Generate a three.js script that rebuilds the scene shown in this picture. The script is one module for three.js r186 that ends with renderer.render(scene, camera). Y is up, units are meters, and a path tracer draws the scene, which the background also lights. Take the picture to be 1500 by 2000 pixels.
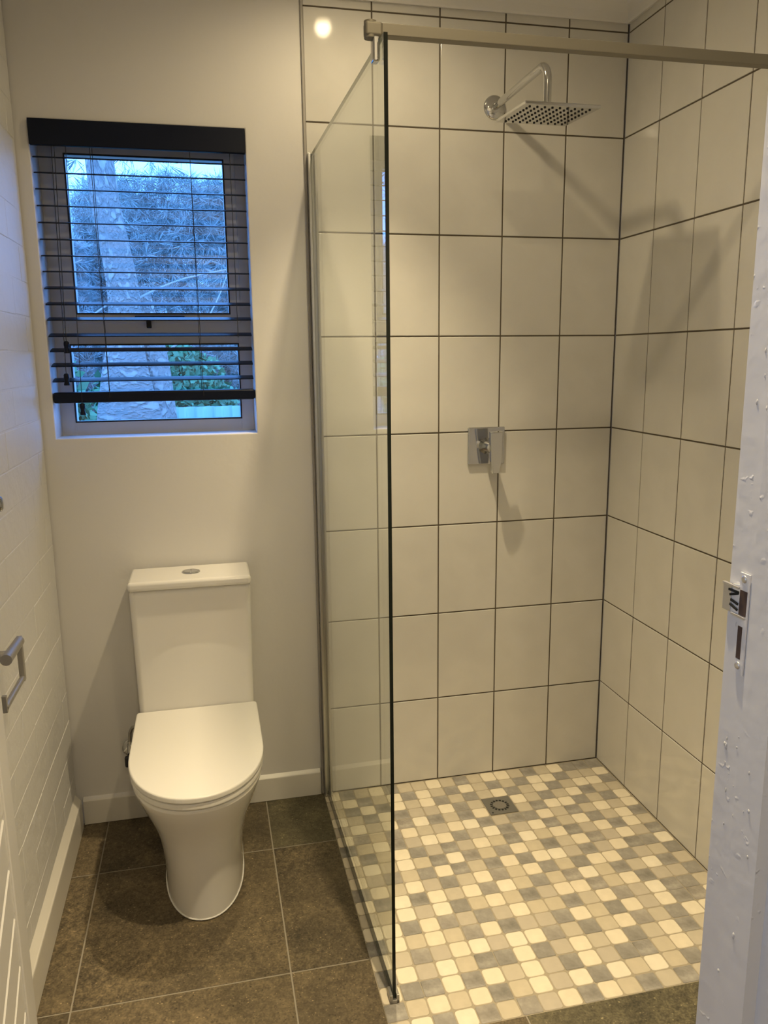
import * as THREE from 'three';
import { mergeGeometries } from 'three/addons/utils/BufferGeometryUtils.js';
import { RoundedBoxGeometry } from 'three/addons/geometries/RoundedBoxGeometry.js';
import { ImprovedNoise } from 'three/addons/math/ImprovedNoise.js';
import { RectAreaLightUniformsLib } from 'three/addons/lights/RectAreaLightUniformsLib.js';

// ───────────── camera ─────────────
// room: x = 0 is the right wall, y = 0 the floor, z = 0 the back wall, the room runs to +z
const scene = new THREE.Scene();
const camera = new THREE.PerspectiveCamera(65.92, 1500 / 2000, 0.05, 200);
camera.position.set(-1.329, 1.4522, 2.4288);
camera.rotation.set(-0.1954, -0.2199, -0.0105, 'YXZ');

// ───────────── sky, lights, exposure ─────────────
const renderer = new THREE.WebGLRenderer({ antialias: true });
renderer.toneMapping = THREE.LinearToneMapping;
renderer.toneMappingExposure = 1.0;
renderer.shadowMap.enabled = true;
RectAreaLightUniformsLib.init();
const SKY_POWER = 1.55;
const LAMP_COLOR = new THREE.Color().setRGB(1.0, 0.80, 0.485);
const LAMPS = [
  { at: [-0.88, 2.55, 0.43], power: 9.3, spill: 0.95 },
  { at: [-0.90, 2.55, 1.38], power: 14.5, spill: 1.15 },
];
const HALL_LAMP = { at: [-1.2, 2.55, 3.1], power: 3.0, spill: 2.8 };
const BEAM = 0.63, SPILL = 1.50;
const HALL_DAY = { color: new THREE.Color().setRGB(0.48, 0.67, 1.0), power: 1.5 };

// ───────────── helpers ─────────────
function rng(seed) { let a = seed >>> 0; return () => { a = (a + 0x6d2b79f5) >>> 0; let t = a; t = Math.imul(t ^ (t >>> 15), t | 1); t ^= t + Math.imul(t ^ (t >>> 7), t | 61); return ((t ^ (t >>> 14)) >>> 0) / 4294967296; }; }
const R = rng(77);
const perlin = new ImprovedNoise();
const fbm = (x, y, z, o = 4) => { let s = 0, a = 0.5, f = 1; for (let i = 0; i < o; i++) { s += a * perlin.noise(x * f + 7.3 * i, y * f + 3.1 * i, z); a *= 0.5; f *= 2; } return s; };
const smooth = (a, b, x) => { const t = Math.min(1, Math.max(0, (x - a) / (b - a))); return t * t * (3 - 2 * t); };
// wrap-around noise on the unit square (blend of four shifted copies)
function tiled(u, v, f, seed, o = 4) {
  const g = (a, b) => fbm(a * f, b * f, seed, o);
  return g(u, v) * (1 - u) * (1 - v) + g(u - 1, v) * u * (1 - v) + g(u, v - 1) * (1 - u) * v + g(u - 1, v - 1) * u * v;
}
function tex(n, fn, srgb = false) {
  const d = new Uint8Array(n * n * 4);
  for (let j = 0; j < n; j++) for (let i = 0; i < n; i++) {
    const c = fn((i + 0.5) / n, (j + 0.5) / n, i, j), k = (j * n + i) * 4;
    for (let q = 0; q < 3; q++) d[k + q] = Math.max(0, Math.min(255, Math.round(255 * (Array.isArray(c) ? c[q] : c))));
    d[k + 3] = 255;
  }
  const t = new THREE.DataTexture(d, n, n, THREE.RGBAFormat);
  t.wrapS = t.wrapT = THREE.RepeatWrapping; t.magFilter = t.minFilter = THREE.LinearFilter;
  if (srgb) t.colorSpace = THREE.SRGBColorSpace;
  t.needsUpdate = true; return t;
}
const rep = (t, s) => { const c = t.clone(); c.repeat.set(s, s); c.needsUpdate = true; return c; };
const lin = (r, g, b) => new THREE.Color().setRGB(r, g, b);
const std = (o) => new THREE.MeshStandardMaterial(o);
const phys = (o) => new THREE.MeshPhysicalMaterial(o);

// uv in metres by the way each face points
function metricUV(g, ox = 0, oy = 0) {
  const n = g.index ? g.toNonIndexed() : g; const p = n.attributes.position, nn = n.attributes.normal, uv = new Float32Array(p.count * 2);
  for (let i = 0; i < p.count; i++) {
    const ax = Math.abs(nn.getX(i)), ay = Math.abs(nn.getY(i)), az = Math.abs(nn.getZ(i));
    let u, v; if (az >= ax && az >= ay) { u = p.getX(i); v = p.getY(i); } else if (ax >= ay) { u = p.getZ(i); v = p.getY(i); } else { u = p.getX(i); v = p.getZ(i); }
    uv[2 * i] = u + ox; uv[2 * i + 1] = v + oy;
  }
  n.setAttribute('uv', new THREE.BufferAttribute(uv, 2)); return n;
}
const box = (x0, x1, y0, y1, z0, z1) => new THREE.BoxGeometry(x1 - x0, y1 - y0, z1 - z0).translate((x0 + x1) / 2, (y0 + y1) / 2, (z0 + z1) / 2);
const rbox = (x0, x1, y0, y1, z0, z1, r, s = 2) => new RoundedBoxGeometry(x1 - x0, y1 - y0, z1 - z0, s, r).translate((x0 + x1) / 2, (y0 + y1) / 2, (z0 + z1) / 2);
function merge(list) {
  const l = list.map((g) => { const n = g.index ? g.toNonIndexed() : g.clone(); for (const k of Object.keys(n.attributes)) if (!['position', 'normal', 'uv'].includes(k)) n.deleteAttribute(k); if (!n.attributes.uv) n.setAttribute('uv', new THREE.BufferAttribute(new Float32Array(n.attributes.position.count * 2), 2)); return n; });
  return mergeGeometries(l, false);
}
function cyl(a, b, r0, r1 = r0, seg = 24) {
  const A = new THREE.Vector3(...a), B = new THREE.Vector3(...b), d = B.clone().sub(A), L = d.length();
  const g = new THREE.CylinderGeometry(r1, r0, L, seg);
  g.applyQuaternion(new THREE.Quaternion().setFromUnitVectors(new THREE.Vector3(0, 1, 0), d.normalize()));
  return g.translate((A.x + B.x) / 2, (A.y + B.y) / 2, (A.z + B.z) / 2);
}
const tube = (pts, r, seg = 40, rad = 12, closed = false) => new THREE.TubeGeometry(new THREE.CatmullRomCurve3(pts.map((p) => new THREE.Vector3(...p)), closed, 'catmullrom', 0.3), seg, r, rad, closed);
const used = {};
function numbered(n) { if (used[n] === undefined) { used[n] = 0; return n; } used[n]++; return n + '_' + String(used[n]).padStart(3, '0'); }
function mesh(name, g, m, parent) {
  const o = new THREE.Mesh(g, m); o.name = numbered(name); o.castShadow = o.receiveShadow = true; (parent || scene).add(o); return o;
}
function group(name, pos, parent) { const o = new THREE.Group(); o.name = numbered(name); if (pos) o.position.set(...pos); (parent || scene).add(o); return o; }
function thing(name, label, category, pos, grp) { const o = group(name, pos); o.userData = { label, category }; if (grp) o.userData.group = grp; return o; }
function structure(name) { const o = group(name); o.userData = { kind: 'structure' }; return o; }
// tile lying in the xy plane, facing +z, its face at z = 0: flat face, small chamfer, sides
function tileGeo(w, h, d, c, ox = 0, oy = 0) {
  const ring = (i, z) => [[-w / 2 + i, -h / 2 + i, z], [w / 2 - i, -h / 2 + i, z], [w / 2 - i, h / 2 - i, z], [-w / 2 + i, h / 2 - i, z]];
  return polyTile([ring(c, 0), ring(c * 0.25, -c * 0.35), ring(0, -c), ring(0, -d)], ox, oy);
}
// stacked rings of points -> top cap and bands, normals smoothed over the rounded edge
function polyTile(rings, ox = 0, oy = 0) {
  const pos = [], n = rings[0].length, tri = (a, b, c) => pos.push(...a, ...b, ...c);
  const top = rings[0]; for (let i = 1; i < n - 1; i++) tri(top[0], top[i], top[i + 1]);
  for (let k = 0; k + 1 < rings.length; k++) for (let i = 0; i < n; i++) { const j = (i + 1) % n, a = rings[k][i], b = rings[k][j], c = rings[k + 1][i], d = rings[k + 1][j]; tri(a, c, d); tri(a, d, b); }
  const g = new THREE.BufferGeometry(); g.setAttribute('position', new THREE.Float32BufferAttribute(pos, 3)); g.computeVertexNormals();
  const uv = []; for (let i = 0; i < pos.length; i += 3) uv.push(pos[i] + ox, pos[i + 1] + oy);
  g.setAttribute('uv', new THREE.Float32BufferAttribute(uv, 2)); return g;
}
function roundedRing(w, h, r, z, seg, inset = 0) {
  const pts = [], ww = w / 2 - inset, hh = h / 2 - inset, rr = Math.max(1e-4, r - inset);
  for (const [sx, sy, a0] of [[1, -1, -90], [1, 1, 0], [-1, 1, 90], [-1, -1, 180]])
    for (let k = 0; k <= seg; k++) { const a = (a0 + 90 * k / seg) * Math.PI / 180; pts.push([sx * (ww - rr) + rr * Math.cos(a), sy * (hh - rr) + rr * Math.sin(a), z]); }
  return pts;
}

// ───────────── materials ─────────────
const texPlaster = tex(512, (u, v) => 0.5 + 0.55 * tiled(u, v, 7, 1.5, 5) + 0.25 * tiled(u, v, 2, 4.5, 3));
const texFine = tex(512, (u, v) => 0.5 + 0.6 * tiled(u, v, 40, 2.5, 3));
const texGlaze = tex(256, (u, v) => { const m = 0.955 + 0.05 * tiled(u, v, 4, 9.1, 4); return [m, m * 0.997, m * 0.985]; }, true);
const rs = rng(5);
const specks = Array.from({ length: 2600 }, () => [rs(), rs(), 0.0012 + 0.0028 * rs() * rs(), rs()]);
const texStone = (() => {
  const n = 1024, f = new Float32Array(n * n);
  for (const [x, y, r, a] of specks) { const R2 = Math.ceil(r * n); for (let j = -R2; j <= R2; j++) for (let i = -R2; i <= R2; i++) { if (i * i + j * j > r * n * r * n) continue; const X = (Math.floor(x * n) + i + n) % n, Y = (Math.floor(y * n) + j + n) % n; f[Y * n + X] = (a - 0.42) * 0.5; } }
  return tex(n, (u, v, i, j) => {
    const grain = tiled(u, v, 42, 11, 2), fine = tiled(u, v, 120, 15, 2), patch = tiled(u, v, 7, 13, 4), k = 0.40 + 0.28 * grain + 0.30 * fine + 0.24 * patch + f[j * n + i] * 0.9;
    return [k * 1.0, k * 0.925, k * 0.775];
  }, true);
})();
const texStoneBump = tex(512, (u, v) => 0.5 + 0.5 * tiled(u, v, 60, 21, 3));
const texChip = tex(256, (u, v) => { const m = 0.93 + 0.07 * tiled(u, v, 5, 31, 4); return [m, m, m * 0.99]; }, true);
const texSlate = tex(256, (u, v) => { const m = 0.86 + 0.34 * tiled(u, v, 4, 41, 5) + 0.1 * tiled(u * 1, v, 18, 43, 3); return [m, m, m]; }, true);
const texBrush = tex(256, (u, v) => 0.5 + 0.5 * tiled(u, v * 0.02, 60, 51, 2));
const texBark = tex(512, (u, v) => { const w = 0.14 * tiled(u, v, 3, 61, 3), r = Math.abs(tiled((u + w) % 1, v, 9, 63, 4)) * 2.2, k = 0.66 + 0.14 * smooth(0.02, 0.5, r) + 0.2 * tiled(u, v, 20, 64, 3); return [k, k * 0.97, k * 0.93]; }, true);
const texBarkBump = tex(512, (u, v) => { const w = 0.14 * tiled(u, v, 3, 61, 3); return smooth(0.0, 0.4, Math.abs(tiled((u + w) % 1, v, 9, 63, 4)) * 2.2); });
const texPaint = tex(512, (u, v) => { const a = smooth(0.12, 0.3, tiled(u, v, 26, 71, 3)) * smooth(0.0, 0.25, tiled(u, v, 5, 73, 3)); return 0.35 + 0.6 * a + 0.2 * tiled(u, v, 12, 75, 3); });

const M = {
  plaster: std({ color: lin(0.69, 0.675, 0.65), roughness: 0.55, bumpMap: rep(texPlaster, 2.5), bumpScale: 0.0016 }),
  brickPaint: std({ color: lin(0.69, 0.685, 0.67), roughness: 0.5, bumpMap: rep(texPlaster, 4), bumpScale: 0.004 }),
  ceiling: std({ color: lin(0.76, 0.75, 0.73), roughness: 0.7 }),
  tile: phys({ color: lin(0.72, 0.71, 0.685), map: rep(texGlaze, 2), roughness: 0.06, bumpMap: rep(texPlaster, 1.5), bumpScale: 0.00012 }),
  grout: std({ color: lin(0.105, 0.085, 0.062), roughness: 0.95, bumpMap: rep(texFine, 6), bumpScale: 0.0005 }),
  trimStrip: std({ color: lin(0.34, 0.32, 0.29), roughness: 0.5 }),
  stone: [0, 1, 2, 3].map((k) => std({ color: lin(...[[0.86, 0.78, 0.66], [0.74, 0.68, 0.58], [0.95, 0.86, 0.73], [0.72, 0.73, 0.62]][k]), map: rep(texStone, 1.6), roughness: 0.62, bumpMap: rep(texStoneBump, 2), bumpScale: 0.0008 })),
  stoneGrout: std({ color: lin(0.30, 0.27, 0.22), roughness: 0.95 }),
  mosaicGrout: std({ color: lin(0.36, 0.315, 0.235), roughness: 0.95, bumpMap: rep(texFine, 8), bumpScale: 0.0004 }),
  chipW: [0, 1, 2].map((k) => std({ color: lin(...[[0.87, 0.785, 0.635], [0.84, 0.75, 0.60], [0.88, 0.805, 0.67]][k]), map: rep(texChip, 8), roughness: 0.5 })),
  chipT: [0, 1, 2].map((k) => std({ color: lin(...[[0.60, 0.535, 0.43], [0.56, 0.50, 0.415], [0.63, 0.555, 0.43]][k]), map: rep(texChip, 8), roughness: 0.55 })),
  chipG: [0, 1, 2].map((k) => std({ color: lin(...[[0.40, 0.375, 0.335], [0.36, 0.338, 0.30], [0.43, 0.395, 0.345]][k]), map: rep(texSlate, 8), roughness: 0.6 })),
  porcelain: phys({ color: lin(0.76, 0.745, 0.715), roughness: 0.07, clearcoat: 0.4, clearcoatRoughness: 0.03 }),
  seat: phys({ color: lin(0.75, 0.735, 0.70), roughness: 0.25 }),
  chrome: std({ color: lin(0.63, 0.635, 0.645), metalness: 1, roughness: 0.09 }),
  satin: std({ color: lin(0.44, 0.425, 0.40), metalness: 1, roughness: 0.45, bumpMap: rep(texBrush, 6), bumpScale: 0.00008 }),
  barMetal: std({ color: lin(0.25, 0.23, 0.185), metalness: 0.5, roughness: 0.62 }),
  alu: std({ color: lin(0.55, 0.55, 0.545), metalness: 1, roughness: 0.28 }),
  hole: std({ color: lin(0.012, 0.012, 0.011), roughness: 0.9 }),
  pane: phys({ color: lin(0.965, 0.985, 0.965), transmission: 1, thickness: 0, roughness: 0, ior: 1.5, specularIntensity: 0.85 }),
  windowPane: phys({ color: lin(0.93, 0.96, 0.97), transmission: 1, thickness: 0, roughness: 0, ior: 1.5 }),
  glassTop: phys({ color: lin(0.42, 0.44, 0.36), roughness: 0.15 }),
  glassEdge: phys({ color: lin(0.006, 0.009, 0.006), roughness: 0.2, specularIntensity: 0.5 }),
  blind: phys({ color: lin(0.002, 0.005, 0.017), roughness: 0.38, specularIntensity: 0.45 }),
  cord: std({ color: lin(0.02, 0.02, 0.025), roughness: 0.8 }),
  frame: phys({ color: lin(0.70, 0.71, 0.74), roughness: 0.35 }),
  gasket: std({ color: lin(0.02, 0.02, 0.025), roughness: 0.6 }),
  skirting: phys({ color: lin(0.70, 0.675, 0.62), roughness: 0.3 }),
  doorPaint: phys({ color: lin(0.73, 0.72, 0.70), roughness: 0.35, bumpMap: rep(texFine, 3), bumpScale: 0.0002 }),
  framePaint: phys({ color: lin(0.70, 0.70, 0.725), roughness: 0.3, bumpMap: rep(texPaint, 3.2), bumpScale: 0.0022 }),
  steel: std({ color: lin(0.62, 0.62, 0.64), metalness: 0.9, roughness: 0.3 }),
  rust: std({ color: lin(0.075, 0.045, 0.035), roughness: 0.85 }),
  handleDark: std({ color: lin(0.35, 0.36, 0.4), metalness: 1, roughness: 0.06 }),
  lampGlow: std({ color: lin(0.9, 0.85, 0.75), emissive: LAMP_COLOR, emissiveIntensity: 7, roughness: 0.4 }),
  lampRim: phys({ color: lin(0.8, 0.79, 0.77), roughness: 0.35 }),
  white: std({ color: lin(0.75, 0.74, 0.72), roughness: 0.6 }),
  dayGlow: std({ color: lin(0.8, 0.85, 0.9), emissive: HALL_DAY.color, emissiveIntensity: 1.2, roughness: 0.4 }),
};

// ───────────── sky: thin high overcast ─────────────
{
  const w = 256, h = 128, d = new Float32Array(w * h * 4);
  for (let j = 0; j < h; j++) for (let i = 0; i < w; i++) {
    const el = ((j + 0.5) / h - 0.5) * Math.PI, az = (i + 0.5) / w * 2 * Math.PI, y = Math.max(0, Math.sin(el));
    const c = 0.5 + 0.5 * fbm(2.2 * Math.cos(az) * Math.cos(el), 3 * y, 2.2 * Math.sin(az) * Math.cos(el) + 5, 4), k = 1.05 - 0.2 * y + 0.22 * c;
    d.set([0.50 * k, 1.45 * k, 4.1 * k, 1], (j * w + i) * 4);
  }
  const t = new THREE.DataTexture(d, w, h, THREE.RGBAFormat, THREE.FloatType);
  t.mapping = THREE.EquirectangularReflectionMapping; t.magFilter = THREE.LinearFilter; t.wrapS = THREE.RepeatWrapping; t.needsUpdate = true;
  scene.background = t; scene.backgroundIntensity = SKY_POWER;
}

// ───────────── room shell ─────────────
const TH = 0.30203, TW = 0.2033, JT = 0.0042;           // wall tile pitch and joint
const CEIL = 2.55, XL = -1.79, ZF = 1.74, ZH = 3.7;
const WIN = { x0: -1.755, x1: -1.178, y0: 1.225, y1: 2.088 };

// back wall: plaster with the window opening, tile bed and tiles on its right part
const wallBack = structure('wall_back');
{
  const s = new THREE.Shape(); s.moveTo(-2.05, -0.2); s.lineTo(0.2, -0.2); s.lineTo(0.2, 2.6); s.lineTo(-2.05, 2.6); s.closePath();
  const hole = new THREE.Path(); hole.moveTo(WIN.x0, WIN.y0); hole.lineTo(WIN.x0, WIN.y1); hole.lineTo(WIN.x1, WIN.y1); hole.lineTo(WIN.x1, WIN.y0); hole.closePath(); s.holes.push(hole);
  const g = new THREE.ExtrudeGeometry(s, { depth: 0.23, bevelEnabled: true, bevelThickness: 0.003, bevelSize: 0.003, bevelOffset: -0.003, bevelSegments: 2 });
  mesh('plaster', metricUV(g.translate(0, 0, -0.241)), M.plaster, wallBack);
  mesh('grout_bed', metricUV(box(-1.004, 0.001, -0.02, 2.446, -0.0085, -0.0022)), M.grout, wallBack);
  mesh('tile_trim', metricUV(rbox(-1.0115, -1.0045, 0.0, 2.446, -0.009, 0.0012, 0.0012)), M.trimStrip, wallBack);
}
const yRows = [0.0015]; for (let k = 8; k >= 0; k--) yRows.push(0.0 + (8 - k) * TH + (k === 8 ? 0 : 0)); // joint heights
const joints = []; for (let k = 0; k <= 8; k++) joints.push(k * TH - 0.0004); joints.push(2.447);
const tileVariants = [0, 1, 2, 3].map((k) => new Map());
function wallTile(w, h, k) { const key = w.toFixed(4) + '_' + h.toFixed(4), v = tileVariants[k]; if (!v.has(key)) v.set(key, tileGeo(w, h, 0.0075, 0.0016, k * 0.37, k * 0.61)); return v.get(key); }
{
  const xb = [-0.001, -0.1969]; for (let i = 1; i <= 3; i++) xb.push(-0.1969 - i * TW); xb.push(-1.0045);
  const rt = rng(12);
  for (let r = 0; r < 9; r++) for (let c = 0; c < xb.length - 1; c++) {
    const x1 = xb[c] - (c ? JT / 2 : 0.002), x0 = xb[c + 1] + (c < xb.length - 2 ? JT / 2 : 0.0005), y0 = joints[r] + JT / 2, y1 = joints[r + 1] - (r < 8 ? JT / 2 : 0);
    const o = mesh('tile', wallTile(x1 - x0, y1 - y0, Math.floor(rt() * 4)), M.tile, wallBack);
    o.position.set((x0 + x1) / 2, (y0 + y1) / 2, (rt() - 0.5) * 0.0006);
    o.rotation.set((rt() - 0.5) * 0.003, (rt() - 0.5) * 0.004, 0);
  }
}
// right wall: fully tiled
const wallRight = structure('wall_right');
{
  mesh('plaster', metricUV(box(0.0085, 0.16, -0.2, 2.6, -0.0, 1.86)), M.plaster, wallRight);
  mesh('grout_bed', metricUV(box(0.0022, 0.0086, -0.02, 2.446, 0.0, ZF)), M.grout, wallRight);
  const zb = [0.0, 0.1982]; while (zb[zb.length - 1] + TW < ZF) zb.push(zb[zb.length - 1] + TW); zb.push(ZF);
  const rt = rng(13);
  for (let r = 0; r < 9; r++) for (let c = 0; c < zb.length - 1; c++) {
    const z0 = zb[c] + (c ? JT / 2 : 0.003), z1 = zb[c + 1] - JT / 2, y0 = joints[r] + JT / 2, y1 = joints[r + 1] - (r < 8 ? JT / 2 : 0);
    if (z1 - z0 < 0.01) continue;
    const o = mesh('tile', wallTile(z1 - z0, y1 - y0, Math.floor(rt() * 4)), M.tile, wallRight);
    o.position.set((rt() - 0.5) * 0.0006, (y0 + y1) / 2, (z0 + z1) / 2);
    o.rotation.set(0, -Math.PI / 2 + (rt() - 0.5) * 0.004, 0);
  }
}
// left wall: thickly painted brickwork
const wallLeft = structure('wall_left');
{
  mesh('plaster', metricUV(box(-2.0, XL - 0.0002, -0.2, 2.6, -0.001, 1.86)), M.brickPaint, wallLeft);
  const rb = rng(14), P = 0.0925, L = 0.234, variants = [0, 1, 2, 3, 4].map((k) => new Map());
  for (let j = 0; j < 27; j++) {
    const y0 = 0.270 - 3 * P + j * P + 0.0016, y1 = y0 + P - 0.0032; if (y1 > 2.5) break;
    for (let z = (j % 2 ? -0.04 : -0.155); z < ZF; z += L) {
      const z0 = Math.max(0.001, z + 0.0004), z1 = Math.min(ZF, z + L - 0.0004); if (z1 - z0 < 0.02) continue;
      const k = Math.floor(rb() * 5), key = (z1 - z0).toFixed(3), v = variants[k]; if (!v.has(key)) v.set(key, tileGeo(z1 - z0, y1 - y0, 0.006, 0.0016, k * 0.23, k * 0.41));
      const o = mesh('brick', v.get(key), M.brickPaint, wallLeft);
      o.position.set(XL + 0.0006 + (rb() - 0.5) * 0.0012, (y0 + y1) / 2 + (rb() - 0.5) * 0.002, (z0 + z1) / 2);
      o.rotation.set(0, Math.PI / 2 + (rb() - 0.5) * 0.006, (rb() - 0.5) * 0.008);
    }
  }
}
// front wall with the doorway
const DX0 = -1.645, DX1 = -0.765, DTOP = 2.06;
const wallFront = structure('wall_front');
mesh('plaster', metricUV(merge([box(-2.0, DX0, -0.2, 2.6, ZF, 1.86), box(DX1, 0.16, -0.2, 2.6, ZF, 1.86), box(DX0, DX1, DTOP, 2.6, ZF, 1.86)])), M.plaster, wallFront);
// hall behind the camera
for (const [n, g] of [['wall_hall_left', null], ['wall_hall_right', box(0.16, 0.3, -0.2, 2.6, 1.86, ZH)], ['wall_hall_back', box(-2.9, 0.3, -0.2, 2.6, ZH, ZH + 0.12)], ['wall_hall_front', box(-2.9, -2.0, -0.2, 2.6, ZF, 1.86)]]) {
  const s = structure(n);
  if (g) mesh('plaster', metricUV(g), M.plaster, s);
  else mesh('plaster', metricUV(merge([box(-2.9, -2.78, -0.2, 0.9, 1.86, ZH), box(-2.9, -2.78, 2.1, 2.6, 1.86, ZH), box(-2.9, -2.78, 0.9, 2.1, 1.86, 2.0), box(-2.9, -2.78, 0.9, 2.1, 2.9, ZH)])), M.plaster, s);
}
const ceiling = structure('ceiling');
mesh('ceiling_board', metricUV(box(-2.9, 0.3, CEIL, CEIL + 0.1, -0.02, ZH)), M.ceiling, ceiling);
{
  // cove cornice round the bathroom
  const prof = (n) => { const p = [[0, 0], [0, -0.110], [0.010, -0.112]]; for (let k = 0; k <= n; k++) { const a = k / n * Math.PI / 2; p.push([0.108 - 0.096 * Math.cos(a), -0.106 + 0.096 * Math.sin(a)]); } p.push([0.112, -0.006], [0.112, 0]); return p; };
  const run = (len) => { const s = new THREE.Shape(); prof(7).forEach(([a, b], i) => (i ? s.lineTo(a, b) : s.moveTo(a, b))); s.closePath(); return new THREE.ExtrudeGeometry(s, { depth: len, bevelEnabled: false }); };
  const place = (g, rot, at) => g.rotateY(rot).translate(...at);
  mesh('cornice', metricUV(place(run(-XL), -Math.PI / 2, [0, CEIL, 0])), M.ceiling, ceiling);
  mesh('cornice', metricUV(place(run(ZF), Math.PI, [0, CEIL, ZF])), M.ceiling, ceiling);
  mesh('cornice', metricUV(run(ZF).translate(XL, CEIL, 0)), M.ceiling, ceiling);
  mesh('cornice', metricUV(place(run(-XL), Math.PI / 2, [XL, CEIL, ZF])), M.ceiling, ceiling);
}

// ───────────── floor ─────────────
const floor = structure('floor');
const MX = -1.0056, MZ = 1.0175;                        // edge of the shower mosaic
mesh('screed', metricUV(box(-2.9, 0.3, -0.2, -0.0022, -0.02, ZH)), M.stoneGrout, floor);
mesh('hall_boards', metricUV(box(-2.9, 0.3, -0.004, 0.0, 1.8, ZH)), std({ color: lin(0.22, 0.15, 0.09), roughness: 0.5 }), floor);
{
  const xs = [XL, -1.699, -1.199, -0.699, -0.199, 0.0], zs = [0.0, 0.268, 0.769, 1.27, ZF + 0.06];
  const rf = rng(21); let id = 0; const kinds = { '2_0': 3, '1_0': 1, '2_1': 1, '1_1': 0, '1_2': 2, '2_2': 0, '0_0': 2, '0_1': 0 };
  for (let i = 0; i + 1 < xs.length; i++) for (let j = 0; j + 1 < zs.length; j++) {
    const x0 = xs[i] + 0.002, x1 = xs[i + 1] - 0.002, z0 = zs[j] + 0.002, z1 = zs[j + 1] - 0.002; let pts;
    if (x0 >= MX && z1 <= MZ) continue;
    const inX = x1 > MX, inZ = z0 < MZ;
    if (inX && inZ) {
      if (z1 <= MZ) pts = [[x0, z0], [MX, z0], [MX, z1], [x0, z1]];
      else if (x0 >= MX) pts = [[x0, MZ], [x1, MZ], [x1, z1], [x0, z1]];
      else pts = [[x0, z0], [MX, z0], [MX, MZ], [x1, MZ], [x1, z1], [x0, z1]];
    } else pts = [[x0, z0], [x1, z0], [x1, z1], [x0, z1]];
    const s = new THREE.Shape(); pts.forEach(([x, z], k) => (k ? s.lineTo(x, -z) : s.moveTo(x, -z))); s.closePath();
    const g = new THREE.ExtrudeGeometry(s, { depth: 0.0035, bevelEnabled: true, bevelThickness: 0.0008, bevelSize: 0.0008, bevelOffset: -0.0008, bevelSegments: 1 }).rotateX(-Math.PI / 2).translate(0, -0.0045, 0);
    const o = mesh('floor_tile', metricUV(g, rf() * 3, rf() * 3), M.stone[kinds[i + '_' + j] ?? Math.floor(rf() * 4)], floor);
    o.position.y = -0.0006 + (rf() - 0.5) * 0.0004; id++;
  }
}
// shower mosaic, read off the photograph: W cream, T tan, G grey (columns from the right wall, rows from the back wall)
const MOSAIC = [
  'GGGWTGTWWTGTWTTGWTGW', 'WTTGWWGTGTWGTWGWTGWT', 'GWWTGWTGWTGTGWTWGWGT', 'TTGWTGTW__TGWTTGWGTW', 'WGTGWWGT__WGTGWGWTWT',
  'WTWTGTWGGTGWWTTWGTGW', 'GWTGWTGWTGWTGWWTGWTG', 'TWGWTGWTWGTWTGTGWTGW', 'GTWTGWTGTWGTGWGTWTWT', 'WGGWTGTWWGWGTGWGTGTW',
  'GTTGWWGTGWTGWTGTWTWG', 'TGWTGTWGTGTWGWTWGWGW', 'GTTGWTGWWTGTWTGWTWTT', 'TGGWTGWTGTTWTGTGWGWW', 'WGGWTWGTWGTTGWGTWTWG',
  'TWWGTGWTGTGWWTWWTGTW', 'GTTGWTGWTWTGWGGTWTWG', 'WGTTWTGGTWGTWTWGWGGW', 'TWGTGTWTWGWTWTGWTWTG', 'GTWGTGTGTWGWTGTGWGWT'];
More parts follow.
